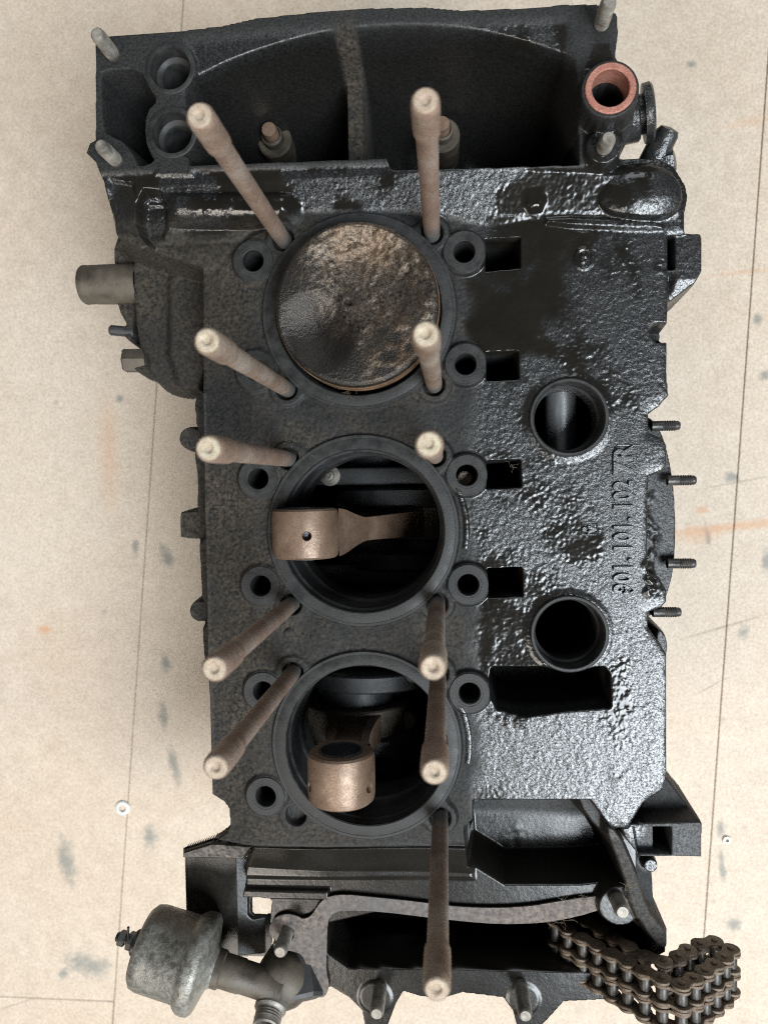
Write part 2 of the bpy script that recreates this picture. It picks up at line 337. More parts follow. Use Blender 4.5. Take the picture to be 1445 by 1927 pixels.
lay(sd_circ(-102.3,-49, 8.2), -32, 5, True, dust=0.5)
# right-hand flange seen edge-on below the plate
lay(poly([(150.7,63.4),(162,59),(167.6,46.8),(171.5,29.3),(173.5,8.4),(173.2,-19.3),(170.3,-34.9),(164.1,-50.1),(150.3,-53.7)], 1), lambda x, y: -22-0.15*np.maximum(x-155, 0), 3, True, oil=0.55)
lay(poly([(158.8,-55.5),(166.6,-57),(169.5,-66),(168.3,-75),(158.8,-75)], 2), -22, 5, True, oil=0.6)
# right brackets
lay(poly([(147.4,158),(180.9,155.1),(182.3,151.4),(182.3,133.2),(178.5,126.4),(164.6,116.6),(158.2,110.7),(147.2,111.1)], 0), lambda x, y: -6-0.35*np.maximum(130-y, 0)-0.3*np.maximum(118-y, 0), 5, True, oil=1)
lay(poly([(156.4,152),(165.7,151.6),(165.7,136.1),(156.4,136.4)]), -40, 2, oil=0.6)
lay(poly([(148.7,136.2),(165.7,135),(162.4,121.7),(152.8,120.7)], 2), -14, 7, oil=1)
lay(poly([(161.9,-133.8),(176.8,-154),(186.3,-165.8),(161.8,-173),(144.4,-173.4)]), -22, 3, True, oil=0.0)
lay(poly([(136.2,-161.2),(180.7,-158.8),(182.1,-160.8),(182.1,-180.5),(147.4,-181.1),(139.5,-171.2)]), -8, 3, True, oil=0.35)
lay(poly([(145.2,-164),(164.1,-164.1),(164.1,-177.4),(147.5,-177.8)]), lambda x, y: np.where(x < 157, -13.5, -50), 2)
lay(sd_circ(156.6,-190.1, 5.5), -18, 4, True, oil=0.9)

# --- main plate and deck
MAIN = [(-87,167.7),(-20.7,194.5),(142.4,194.2),(158.7,193.3),(166.7,188.5),(172.6,178.4),(173.7,171.8),(172.1,163.7),(172.1,153.3),(163.5,152.1),(163.4,115.2),(162.8,81.9),(163.9,69.3),(158.4,63.1),(153.5,59.8),(153.5,50.9),(160.6,47.6),(162.7,43.4),(162.7,32.7),(160,29.4),(153.4,26.9),(152.8,11.4),(152.7,-14.1),(153.3,-24.1),(159.3,-27.2),(162.6,-33.8),(162.6,-39.8),(159.9,-43.2),(153.2,-45.8),(153.2,-53.5),(158.2,-60.9),(162.6,-67.8),(162.5,-133.6),(160.8,-141.8),(150.2,-149.6),(141.7,-163.8),(132.7,-164.6),(117.1,-162.9),(89.9,-162.1),(56.5,-165.8),(55,-175.4),(-64.8,-178.4),(-89.5,-176.6),(-81.9,-171.2),(-79.6,-166.5),(-80,-157.9),(-82.7,-154.3),(-90,-150.7),(-90,-114),(-90.5,-74.6),(-90.2,-29.4),(-89.7,45.1),(-89.6,71.6)]
lay(sd_poly(MAIN), lambda x, y: np.where(x < -60, -2.2+0.20*(x+60), -2.2-2.4*smooth(8, 56, x)), 1.8, True)
# rounded shoulder towards the left edge and right edge of the plate
W, d = sd_poly(MAIN); Z[W] -= np.where((d < 0) & (Xg[W] > 60), np.exp(d/2.2)*1.6, 0)
W, d = sd_poly(MAIN); Z[W] += np.where((Xg[W] < -80) & (Yg[W] > -150) & (Yg[W] < 78), 1.0*np.exp(-((d+1.4)/0.8)**2), 0)
# notches at the right edge of the plate
lay(poly([(153.6,106.7),(164.5,106.3),(164.5,101.9),(161.2,97.2),(155.2,98.8)], 2), -22, 3)
# --- lower floor at the chain end
LOWER = [(-82,-210.1),(-77.9,-197.8),(-69.3,-183.6),(58.3,-180.4),(58.7,-149.6),(121.1,-148.4),(136.2,-170),(143.8,-182.6),(149.6,-195.2),(154.8,-212.8),(166.4,-226.1),(166.3,-241.4),(147,-253.5),(132.2,-270.9),(109.1,-273.1),(102.4,-281.2),(90.9,-294.3),(82.8,-294.7),(79,-279.1),(73.9,-272.2),(51.2,-270.3),(38.9,-274.6),(26.6,-273.6),(17.4,-271.1),(13.5,-277.9),(5.1,-300),(-5.5,-300.5),(-8.3,-283.1),(-15.4,-276),(-25.7,-270.1),(-37.4,-276.3),(-51.6,-270.5),(-62.3,-251.7),(-59.8,-242),(-62.5,-234.1),(-60.6,-219.6),(-63,-215.5),(-80.9,-215.1)]
lay(sd_poly(LOWER), -21, 2, True, oil=0.35, dust=0.12)
lay(poly([(-67.7,-177.4),(56.3,-174.3),(58.3,-201.5),(-76.5,-204.4)]), lambda x, y: -2.0-17*np.clip((-174-y)/24, 0, 1)-1.2*np.sin(x*0.05), 4, True, oil=0.3, dust=0.1)
lay(poly([(51.4,-150.3),(117,-149.1),(122.2,-163.3),(135.6,-176.7),(142,-194.8),(138.4,-203.5),(55,-206)], 1), -52, 7, oil=0.1, dust=0.0, inset=True)
lay(poly([(-26.8,-224.2),(94,-225.2),(111.4,-221.5),(135.6,-218.9),(150.3,-227.3),(158.4,-240.8),(144.3,-253.7),(120.7,-253.4),(17.6,-255),(-25.5,-256.7)], 1), -118, 3)
lay(poly([(-82.3,-210.6),(-25.3,-210.2),(-25.4,-215.9),(-63.3,-216.4),(-81.2,-215.7)], 0), -18, 2, op='max')
for p in ((541,1754),(708,1876),(985,1880),(1168,1700)):
    pass
for cx, cy, r, h in ((-50.5,-236.5, 10, -20.5), (0.6,-274.1, 9.5, -20.3), (86,-271.6, 9, -20.3), (138.4,-211.7, 12, -14)):
    lay(sd_circ(cx, cy, r), h, 3, True, dust=0.3)
# right wall of the chain opening
lay(poly([(128.6,-163.4),(138.7,-166.5),(148.7,-191.4),(153.8,-210.8),(164.6,-223.4),(164.6,-236.1),(155.7,-231),(145.7,-214.1),(138.6,-191.7)], 1), -12, 4, True, dust=0.6)
lay(poly([(133.2,-165.5),(150.7,-180.4),(160,-195.4),(161.1,-217.4),(147.6,-214.1)]), -24, 3, True, op='max')
# left bracket with the see-through corner
lay(poly([(-117.6,-199.3),(-75.3,-194.2),(-75.6,-207.3),(-78.5,-219.2),(-77.3,-223.8),(-77.6,-237),(-75.7,-239.2),(-64.6,-238.8),(-64.8,-249.7),(-67.1,-263.6),(-90.2,-264.5),(-117.5,-243.3)]), lambda x, y: -36-0.25*np.maximum(x+85, 0), 3, True, dust=0.35)
lay(poly([(-109.9,-185),(-91.4,-178.9),(-66.5,-180.2),(-72.3,-189.7),(-109.7,-190.1)]), -11, 2.5, True, dust=0.1)

# --- flywheel end housing
FR = [(-139,268.2),(-94.5,268.3),(-68.4,269.6),(-51.2,272.2),(-17.2,273.4),(10.7,273.2),(38.3,271.8),(57.3,268.9),(92.4,267.8),(108.4,268.3),(124.3,267.4),(132.2,265.1),(135.6,260.1),(136.1,252.2),(134.7,240.5),(145.2,220),(142.5,201.7),(126.5,181.2),(115.3,183.9),(20.4,188.5),(17.6,190.6),(16.5,191.2),(-138,192.6),(-141.5,202.7),(-146.4,206.9),(-143.9,212.4),(-140.8,213.9)]
lay(sd_poly(FR), 5.0, 1.4, True, bare=0.85)
# slope between housing lip and deck
SL = [(-139.4,195.6),(16.2,193),(115.4,186),(157,181.7),(168.9,173.1),(167.6,159.1),(119.3,157),(92.1,164.5),(72.7,159.9),(47.8,166.6),(25.4,170.4),(-31.7,172.2),(-58.1,162.1),(-67.1,153.4),(-79.1,145.4),(-86.5,144.3),(-108.5,155.2),(-119.8,158),(-134.6,164.9)]
lay(sd_poly(SL), lambda x, y: np.clip((y-162)/26, -0.12, 1)*8-4.5, 4, True, oil=1, bare=0)
lay(poly([(-134,192.6),(-120.7,189.9),(-117.9,162.9),(-112.2,156.4),(-118.2,154.4),(-132.8,163)]), 1.5, 3, True, oil=0.7, bare=0)
lay(poly([(-118.1,185.7),(-103.3,183.9),(-105.7,163),(-119.4,163.6)], 1), -6.5, 5, oil=1)
tb = [(-97.4,177),(-43.2,174.4)]
def tubebump(x, y):
    yc = tb[0][1]+(tb[1][1]-tb[0][1])*(x-tb[0][0])/(tb[1][0]-tb[0][0]); q = np.clip(1-((y-yc)/11.5)**2, 0, 1); return -12+19*np.sqrt(q)
lay(poly([(-100.8,194.8),(-39.9,191.7),(-31.6,173.9),(-40.7,158),(-101.8,160.6)], 1), tubebump, 12, oil=1, op='max')
lay(poly([(-144.3,165.4),(-55.1,164.2),(-67.1,153.4),(-79.1,145.4),(-99.7,149.1),(-120.5,155.7)]), -6, 6, oil=0.9, op='max')
# right: ledge and dome beside the breather
lay(poly([(99.7,165),(150.3,160.5),(162.3,155.9),(150.3,155.6),(100.2,160)], 1), -2.5, 3, oil=1, op='max')
lay(poly([(88.5,178.5),(98.2,180.8),(98.6,168.4),(89.8,167.4)], 1), 0.5, 5, oil=1, op='max')
dc = (147.6,173.6); 
lay(poly([(124.8,179.3),(137,189.5),(155.7,189.8),(167.6,179.8),(169.7,170.3),(164.9,161.1),(146.3,160.1),(127.4,165.6)], 2), lambda x, y: 4.0-9*(((x-dc[0])/26)**2+((y-dc[1])/18)**2)**1.4, 1.5, True, oil=1, op='max')
# main cavity: a bowl with arched back wall, its web, the small pocket
def bowl(x, y):
    q = ((x-12)/158)**2+((y-166)/97)**2; a = 2-98*(1-np.clip(q, 0, 1.1)**3.6); h = np.clip(0.5+0.5*(3.5-a)/14, 0, 1); return a*h+3.5*(1-h)-14*h*(1-h)
lay(poly([(-92.2,266.5),(-51.3,268.1),(-17.3,268.6),(51.8,265.8),(113.2,263.5),(115.2,253.6),(115.9,187.1),(20.4,189.9),(18.8,191.1),(16.9,195.5),(-81.9,197.6),(-92.1,197.3)], 0), bowl, 9, oil=0.9, bare=0.0, inset=True)
lay(poly([(-93.6,214.7),(-92.1,197.3),(16.9,195.5),(18.8,191.1),(20.4,189.9),(115.9,187.1),(116,203.1)]), bowl, 3, bare=0, inset=True)
lay(poly([(-9.2,275.9),(1.9,275.2),(2.4,202.7),(-9.1,203.3)]), lambda x, y: np.minimum(np.maximum(bowl(x, y)+9, -32.0), -4), 3.5, dust=1.0, oil=0.0, op='max')
lay(poly([(-136.7,248.5),(-133.1,250.5),(-114.5,250.5),(-109.3,239.3),(-104.5,232.6),(-111.5,226.6),(-112.5,213),(-110,205.3),(-106.7,200.3),(-117.3,197.5),(-119.2,203.8),(-125.2,212),(-132.2,215.2),(-136.5,218.8)], 1), -62, 6, oil=0.4, bare=0, inset=True)
lay(poly([(-145.7,233.5),(-134.3,232.9),(-129.8,220.9),(-126.8,211.4),(-141.5,212.1),(-149.3,225)], 1), -38, 4, op='max')
lay(poly([(-104.1,237.6),(-89.5,238.1),(-89.9,224.2),(-104.5,225.1)]), 4, 3, op='max', bare=0.8)
lay(poly([(-106.5,204.2),(-88.1,203.3),(-87.3,192.1),(-108.3,193.1)]), 5, 3, op='max', bare=0.8)
for cx, cy in ((-97.6,248.3), (-97.4,214.9)):
    lay(sd_circ(cx, cy, 14.2), 5.2, 2.2, bare=0.9, op='max')
    lay(sd_circ(cx, cy, 11.5), -60, 1.0)
    lathe('gallery_seat', [(13.6, 4.0), (13.6, 5.6), (13.0, 6.0), (11.2, 6.0), (10.8, 5.5), (10.6, -3), (8.4, -4.2), (8.0, -5), (8.0, -60), (0, -60)], 'seat', case, (cx, cy, 0), seg=48)
# right-hand corner of the housing: stud pad, breather tube, stud boss
lay(poly([(113.7,264.2),(136.1,262.7),(136.1,248.3),(132.1,244.6),(114.9,245.1)]), lambda x, y: 5-np.clip((238-y)/10, 0, 1)*9, 3, bare=0.5, oil=0.3)
lay(poly([(117.7,248.3),(135.9,247.2),(139.6,182.6),(119.4,179.5),(115.7,191.9)], 1), -3, 5, True, oil=0.3, bare=0.2, op='max')
lay(sd_circ(127.6,194.3, 9.5), 9, 3, True, oil=0.15, op='max')
lay(sd_circ(128.3,217, 15.0), 19.5, 3.0, True, oil=0.1, bare=0.35, op='max')
lay(sd_circ(128.3,217, 9.0), -60, 1.0)

# --- machined pads round the bores
BORES = [(0, 118), (0, 0), (0, -118)]
STUD = [(sx*40, by+sy*40) for _, by in BORES for sy in (1, -1) for sx in (-1, 1)]
BOLT = [(sx*56.8, k*59-147.5) for k in range(6) for sx in (-1, 1) if (k, sx) != (0, 1)]
Wp = (slice(int((-185-GY0)/ST), int((190-GY0)/ST)), slice(int((-80-GX0)/ST), int((80-GX0)/ST)))
xp, yp = Xg[Wp], Yg[Wp]; sdp = np.full(xp.shape, 1e3)
def sunion(a, b, k): h = np.clip(0.5+0.5*(b-a)/k, 0, 1); return b*(1-h)+a*h-k*h*(1-h)
for cx, cy in BORES: sdp = sunion(sdp, np.hypot(xp-cx, yp-cy)-52.3, 2)
for cx, cy in STUD: sdp = sunion(sdp, np.hypot(xp-cx, yp-cy)-9.5, 5)
lay((Wp, sdp), -0.9, 2.2, oil=0.12, bare=0.3)
for cx, cy in BOLT: lay(sd_circ(cx, cy, 11.9), -1.1, 1.5, oil=0.1, bare=0.4)
for cx, cy in STUD: lay(sd_circ(cx, cy, 5.7), -6, 0.9)
# sealing bead at the right foot of the pads
for cy in BORES[1:]:
    a = np.hypot(Xg-cy[0], Yg-cy[1]); k = (np.abs(a-56.5) < 1.6) & (Xg > 48) & (np.abs(Yg-cy[1]-6) < 17); Z[k] += 1.1*np.sqrt(1-((a[k]-56.5)/1.6)**2); OIL[k] = 1
# windows in the plate
for q in ([(69.1,153.9),(85.9,154),(85.7,139.6),(68.9,138.6)], [(68.4,94.1),(84.2,94.2),(84.6,80.9),(68.8,80.5)], [(68,36.1),(84.8,36.4),(85.2,23),(68.2,22.4)], [(68,-22.2),(85.1,-21.5),(85.5,-35.9),(68.7,-36.4)]):
    lay(sd_poly(q), -58, 2.0)
lay(poly([(70.5,-77.2),(128.4,-76.9),(130,-79.2),(130.5,-95.4),(107.4,-97.3),(88,-100.4),(73.2,-97.1),(68.7,-88.3)]), -60, 5)
for cx, cy in ((111, 59), (110.5, -56.6)):
    lay(sd_circ(cx, cy, 22.8), -3.6, 4, oil=0.5)
# small cast marks
lay(sd_circ(-41.4,-56.5, 3.0), -1.2, 1.0, op='max')
e = (119.6,142.3); a = np.hypot((Xg-e[0])/1.0, (Yg-e[1])/1.15); k = np.abs(a-4.6) < 0.7; Z[k] += 0.7
k = np.hypot(Xg-e[0], Yg-e[1]-1.6) < 1.3; Z[k] += 0.7; k = np.hypot(Xg-e[0]+.6, Yg-e[1]+1.6) < 1.2; Z[k] += 0.6

# --- wet film, dust and cast-surface relief
n05, n08, n15, n4, n12, n30 = fnoise(0.5), fnoise(0.8), fnoise(1.5), fnoise(4), fnoise(12), fnoise(30)
wet = smooth(52, 66, Xg+2*n4)*smooth(-178, -168, Yg)*(Z > -14)*(1-smooth(150, 154, Xg)*smooth(-150, -156, Yg)*0.7); OIL = np.clip(np.maximum(OIL, wet*(BARE < 0.3)), 0, 1)
dst = smooth(-44, -60, Xg+3*n4)*smooth(168, 150, Yg)*smooth(-200, -150, Yg); DUST = np.clip(np.maximum(DUST, dst*(BARE < 0.3)*(0.65+0.25*n12)), 0, 1)
dk = smooth(60, 50, Xg)*smooth(172, 160, Yg)*smooth(-178, -170, Yg); DUST = np.clip(np.maximum(DUST, dk*np.clip(0.22+0.22*n4+0.18*n12, 0, 0.8)), 0, 1)
flat = (Z > -15) & (S < -1.0)
txt = smooth(13, 8, np.abs(Xg-140))*smooth(56, 48, np.abs(Yg-5))
FILM = smooth(-0.6, 0.6, 0.55*n12+0.30*n4+0.10*n15+0.010*(104-Xg)+0.0022*Yg-0.15)*(1-0.75*smooth(-95, -130, Yg)*smooth(70, 90, Xg))
FILM = np.where(Yg > 165, smooth(-0.1, 0.5, 0.6*n12+0.3*n4), FILM)
FILM = np.where((Yg > 165) & (Z < -3), 0.3, FILM)*(1-txt)
low = smooth(-172, -180, Yg)*(Xg < 150)*(DUST < 0.5); FILM = np.maximum(FILM, 0.92*low); OIL = np.maximum(OIL, 0.9*low); DUST = DUST*(1-0.6*low)  # chain end set darker throughout: more film tone, less dust
bead = 4*FILM*(1-FILM)*(Z > -12)
amp = (0.03*(1-0.6*low)+0.11*DUST*(1-OIL)+OIL*(0.012*(1-FILM)+np.clip(0.03+0.03*n30+0.02*n4, 0.0, 0.075)*bead))*(1-0.8*txt)
rough_ok = np.where(BARE > 0.3, 0.6, 1.0)*np.where(flat, 1, 0.5)
crust = 0.22*np.clip(n12+0.3*n4-1.9, 0, 1)*OIL*(1-txt)
Z += rough_ok*(amp*(1.0*n05+0.6*n08+0.15*n15)+0.03*n4*np.maximum(OIL, DUST)+crust*(0.5+0.5*n15))
# caked grease along the right flange
ck = smooth(150, 154, Xg+1.5*n4)*smooth(164, 157, Xg+2*n4)*smooth(-38, -28, Yg+3*n4)*smooth(20, 8, Yg+3*n4)*(S < -2); Z += ck*np.clip(0.5+0.45*n08+0.6*n15+0.3*n4, -0.2, 2.2); FILM = np.clip(FILM+ck*0.5, 0, 1)
Z += np.where((Yg > 180) & (Z < -4) & (Z > -110) & (S < -5), 2.2*n12+0.6*n4, 0)
k = (Xg < -55) & (Yg < -189); Z[k] = np.maximum(Z[k], -40)
k = (Xg < -70) & (Yg >= -191) & (Yg < -150) & (S > -0.5); Z[k] = np.maximum(Z[k], -15)
lp_ = (80.3,-102.3); a = np.exp(-((Xg-lp_[0])/9)**2-((Yg-lp_[1])/5)**2)*(Z > -12); Z += a*np.clip(0.9+0.8*n15+0.5*n08, 0, 3)
S = np.minimum(S, 50)
# --- faces: keep inside the outline, leave the bores, bolt holes and big ports open for their own machined parts
keep = (S < 1.4) & ~((Xg < -70) & (Yg > -199) & (Yg < -150) & (S > 0.2))
for cx, cy in BORES: keep &= np.hypot(Xg-cx, Yg-cy) > 48.5
for cx, cy in BOLT: keep &= np.hypot(Xg-cx, Yg-cy) > 8.6
for cx, cy in ((111, 59), (110.5, -56.6)): keep &= np.hypot(Xg-cx, Yg-cy) > 19.6
q = keep[:-1, :-1] & keep[1:, :-1] & keep[:-1, 1:] & keep[1:, 1:]
jj, ii = np.nonzero(q); idx = np.arange(NX*NY).reshape(NY, NX)
F4 = np.stack([idx[jj, ii], idx[jj, ii+1], idx[jj+1, ii+1], idx[jj+1, ii]], 1)
used = np.unique(F4); rem = np.full(NX*NY, -1, np.int64); rem[used] = np.arange(len(used)); F4 = rem[F4]
me = bpy.data.meshes.new('casting'); nv, nf = len(used), len(F4)
me.vertices.add(nv); me.vertices.foreach_set('co', (np.stack([Xg.ravel()[used], Yg.ravel()[used], Z.ravel()[used]], 1)*MM).astype(np.float32).ravel())
me.loops.add(nf*4); me.loops.foreach_set('vertex_index', F4.astype(np.int32).ravel())
me.polygons.add(nf); me.polygons.foreach_set('loop_start', np.arange(0, nf*4, 4, dtype=np.int32))
me.update(calc_edges=True); me.polygons.foreach_set('use_smooth', np.ones(nf, bool))
for nm, A in (('oil', OIL), ('dust', DUST), ('bare', BARE), ('film', FILM)):
    at = me.attributes.new(nm, 'FLOAT', 'POINT'); at.data.foreach_set('value', A.ravel()[used].astype(np.float32))
me.materials.append(M['cast']); casting = bpy.data.objects.new('casting', me); COL.objects.link(casting); casting.parent = case

# the hidden lower half: walls, parting flange and foot reaching the floor
def prism(name, pl, z0, z1, mat, parent, cap0=True, cap1=False):
    n = len(pl); v = [(x, y, z0) for x, y in pl]+[(x, y, z1) for x, y in pl]
    f = [(i, (i+1) % n, n+(i+1) % n, n+i) for i in range(n)]
    if cap0: f.append(tuple(range(n-1, -1, -1)))
    if cap1: f.append(tuple(range(n, 2*n)))
    return mesh_obj(name, v, f, mat, parent, smooth=False)
LOWC = [(-84, 150), (-84, -165), (-62, -178), (-62, -250), (120, -250), (150, -170), (150, 150), (120, 255), (-118, 250), (-125, 175)]
prism('lower_half', LOWC, FLOOR, -60, 'black', case)
plate('parting_flange', [(x*1.05, y*1.02) for x, y in LOWC], -119, -109, 'black', case, holes=[[(x*0.9, y*0.95) for x, y in LOWC]], bevel=1)

# ------------------------------------------------------------------ machined seats, bolt seats, ports
for cx, cy in BORES:
    lathe('cylinder_seat', [(52.2, -7), (52.2, -0.6), (51.9, -0.3), (50.6, -0.25), (50.4, -0.4), (50.1, -0.25), (45.0, -0.2), (44.4, -0.8), (44.4, -7), (43.2, -8), (43.2, -30), (41.8, -31.5), (41.8, -52), (46, -56)],
          'seat', case, (cx, cy, 0), seg=96)
    lathe('bore_liner', [(44.3, -1.6), (44.3, -6.9)], 'bore', case, (cx, cy, 0), seg=96)
    lathe('bore_liner', [(43.1, -8.3), (43.1, -29.6)], 'bore', case, (cx, cy, 0), seg=96)
for i, (cx, cy) in enumerate(BOLT):
    lathe('bolt_seat', [(10.9, -4), (10.9, -0.75), (10.6, -0.45), (7.3, -0.4), (7.1, -0.6), (6.2, -0.6), (5.7, -1.1), (5.6, -45), (0, -45.2)], 'seat', case, (cx, cy, 0), seg=40, wob=0.002)
lathe('pale_pin', [(0, -14), (3.4, -14), (4.2, -14.8), (4.2, -40)], 'studtip', case, (56.0, 27.5, 0), seg=20)  # added pale pin; stands in for the bright tone seen down this hole
for i, (cx, cy) in enumerate(((111, 59), (110.5, -56.6))):
    lathe('oil_port', [(20.8, -8), (20.8, -2.6), (20.2, -1.9), (19.0, -1.9), (18.3, -2.8), (18.0, -14), (16.8, -15), (16.8, -30), (19, -33), (19, -58)], 'seat', case, (cx, cy, 0), seg=64)

# casting numbers
def text(body, x, y, size, z, name, rot=math.pi/2, h=1.5, sx=1.0):
    cu = bpy.data.curves.new(name, 'FONT'); cu.body = body; cu.size = size*MM; cu.extrude = h*MM; cu.bevel_depth = 0.3*MM; cu.bevel_resolution = 1
    cu.offset = 0.36*MM; cu.space_character = 1.06
    t = bpy.data.objects.new('tmp', cu); COL.objects.link(t); bpy.context.view_layer.update()
    m = bpy.data.meshes.new_from_object(t.evaluated_get(bpy.context.evaluated_depsgraph_get())); bpy.data.objects.remove(t)
    m.name = name; m.materials.clear(); m.materials.append(M['number']); m.transform(Matrix.Diagonal((sx, 1, 1, 1)))
    o = bpy.data.objects.new(name, m); COL.objects.link(o); o.location = (x*MM, y*MM, z*MM); o.rotation_euler = (0, 0, rot); o.parent = case; return o
for s, pos in (('901.', (143.3,-35.3)), ('101.', (143.4,-13.6)), ('102', (143.4,8.5)), ('7R', (143.5,28.2))):
    text(s, pos[0], pos[1], 13.2, -4.7, 'casting_number', sx=0.80 if s != '7R' else 0.98)
fr = [(147.1,43.6),(135,43.9),(135,28.4)]
v, f = tube_geo([(fr[0][0], fr[0][1], -4.7), (fr[1][0]+1.5, fr[1][1], -4.7), (fr[1][0], fr[1][1]-1.5, -4.7), (fr[2][0], fr[2][1], -4.7)], 0.75)
mesh_obj('casting_number_frame', v, f, 'blackoil', case)
em = (121.5,-0.1)
v, f = tube_geo([(em[0]+a*3.9, em[1]+b*3.4, -4.7) for a, b in ((-1, -.8), (-1, .8), (-.8, 1), (.8, 1), (1, .8), (1, -.8), (.8, -1), (-.8, -1), (-1, -.8))], 0.5); mesh_obj('foundry_mark', v, f, 'blackoil', case)
text('V', em[0]+3.2, em[1]-2.2, 5.2, -5.1, 'foundry_mark'); text('8', em[0]-0.6, em[1]-1.5, 4.0, -5.1, 'foundry_mark')

# ------------------------------------------------------------------ long cylinder studs
def threads(r, z0, z1, p, d=0.35):
    out = []; z = z0
    while z < z1-p: out += [(r, z), (r-d, z+p*.5)]; z += p
    return out
L = 137.0
SH = [(4.2, -8), (4.2, 1), (4.35, 3), (4.35, L-27), (4.5, L-25.5), (5.15, L-23.0), (5.2, L-20)]+threads(5.25, L-19.5, L-1.5, 1.5, 0.22)+[(5.1, L-1.6), (4.5, L-0.4)]
TP = [(4.55, L-0.6), (3.9, L+0.1), (2.6, L+0.15), (1.9, L-0.1), (1.2, L-1.1), (0, L-1.3)]
proto = None
hs = (0, 1, -1, 1.5, 0, -1, 1, 0, -1.5, 0.5, None, 1)
for i, (cx, cy) in enumerate(STUD):
    if hs[i] is None: continue
    if proto is None:
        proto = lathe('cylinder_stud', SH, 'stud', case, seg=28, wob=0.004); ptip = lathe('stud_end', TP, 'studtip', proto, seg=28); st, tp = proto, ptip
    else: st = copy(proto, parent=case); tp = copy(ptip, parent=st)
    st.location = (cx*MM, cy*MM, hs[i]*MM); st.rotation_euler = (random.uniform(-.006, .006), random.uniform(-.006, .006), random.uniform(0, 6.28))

# short flange studs
def fstud(x, y, z, ln, r, mat, name='flange_stud', axis=None):
    pr = [(r*0.95, -4), (r*0.95, 1.5)]+threads(r, 2, ln-1, 1.25, 0.3)+[(r*0.9, ln-1), (r*0.7, ln), (r*0.3, ln+0.1), (0, ln-0.3)]
    return lathe(name, pr, mat, case, (x, y, z), axis, seg=20)
for px, z, ln, r, mat in (((-129,258), 5, 19, 3.9, 'thread'), ((-129,202.1), 5, 18, 3.9, 'thread'), ((127.1,256.5), 4, 20, 3.9, 'thread'), ((127.3,193.3), 8, 12, 4.0, 'thread'),
                          ((-50.5,-235.9), -20, 20, 4.0, 'thread'), ((3.5,-267.6), -20, 22, 4.0, 'thread'), ((84.6,-263.6), -20, 24, 4.0, 'thread'), ((137.1,-206.8), -14, 14, 4.3, 'thread')):
    fstud(px[0], px[1], z, ln, r, mat)
for (x, y), z in (((163.4,54.5), -18), ((171.8,24.7), -18), ((171.7,-20.8), -18), ((164.4,-47.9), -20)):
    fstud(x-2, y, z, 11, 2.9, 'dthread', axis=(1, 0, 0))

# nuts and studs at the bottom of the flywheel housing
for (x, y), zt in (((-56.5,237.3), -44), ((46.2,234.9), -44)):
    b = lathe('housing_nut', [(10.5, -104), (10.5, zt-15), (9.5, zt-14), (6.5, zt-14), (6.3, zt-8), (5.2, zt-7)], 'brown', case, (x, y, 0), seg=28)
    lathe('nut_stud', [(4.6, -100)]+threads(4.6, zt-14, zt-1, 1.5, 0.3)+[(4.2, zt), (0, zt+0.2)], 'rod', b, (x, y, 0), seg=20)
# the cast pipe stub on the left and small fittings
px, py = (-176.8,151.6); p2 = (-144.5,150.3)
lathe('pipe_stub', [(12.4, -4), (11.6, p2[0]-px-4), (11.8, p2[0]-px-1), (11.2, p2[0]-px), (9.6, p2[0]-px), (9.2, p2[0]-px-2), (9.0, 4)], 'brown', case, (p2[0]+2, p2[1], -47), axis=(-1, 0.02, 0), seg=40)
lathe('cover_bolt', [(7.6, -10), (7.6, 3), (6.6, 4), (0, 4.2)], 'brown', case, (*(-147.4,103.9), -48), axis=(-1, 0, 0.15), seg=6, angle=30)
lathe('cover_bolt', [(3.2, -8), (3.2, 6), (2.4, 7), (0, 7)], 'black', case, (*(-152.6,122.2), -48), axis=(-1, 0.1, 0.15), seg=16)
# plug with washers and the bolt heads beside the breather
pl = (147.6,217.9)
lathe('side_plug', [(13, -10), (13, 1), (12, 2.0), (10, 2.2), (10, 4.0), (14.5, 4.4), (14.8, 8), (13.5, 9.2), (10, 9.6), (0, 9.4)], 'blackoil', case, (pl[0], pl[1], -12), axis=(1, 0.1, 0.18), seg=36)
bl = (164.2,206.8)
lathe('side_bolt', [(7.5, -12), (7.5, -2), (6.4, 0), (6.2, 5), (5.0, 7.2), (0, 8)], 'blackoil', case, (bl[0], bl[1], -20), axis=(0.35, 0.7, 0.5), seg=18)
lathe('side_bolt', [(6.5, -12), (6.5, 0), (5.2, 2), (0, 2.6)], 'blackoil', case, (bl[0]+5, bl[1]-9, -22), axis=(0.8, 0.1, 0.4), seg=6, angle=30)

# ------------------------------------------------------------------ oil pressure sender on its fitting
z0 = -12.0; pa = Vector((*(-73.4,-259.5), z0)); pb = Vector((*(-157.3,-235.7), z0)); ax = (pb-pa).normalized(); Lx = (pb-pa).length
fit = lathe('sender_fitting', [(8.8, -22), (8.8, 2), (9.3, 3), (9.3, 14), (10.5, 15), (10.5, 22)], 'brown', case, tuple(pa), tuple(ax), seg=36)
can = lathe('oil_pressure_sender', [(10, 18), (12, 21), (24.5, 24.2), (26.9, 26), (27.3, 29), (26.9, 32), (25.2, 34.5), (23.4, 36.5), (23.2, 58), (22.3, 62), (19.5, 64.4), (12, 65), (0, 65.2)], 'zinc', case, tuple(pa), tuple(ax), seg=72, angle=60)
lathe('terminal_base', [(7.2, 64), (7.2, 68.5), (6.2, 69.5), (0, 69.5)], 'black', can, tuple(pa), tuple(ax), seg=24)
lathe('terminal_nut', [(5.2, 69), (5.2, 72.5), (4.6, 73), (0, 73)], 'dthread', can, tuple(pa), tuple(ax), seg=6, angle=30)
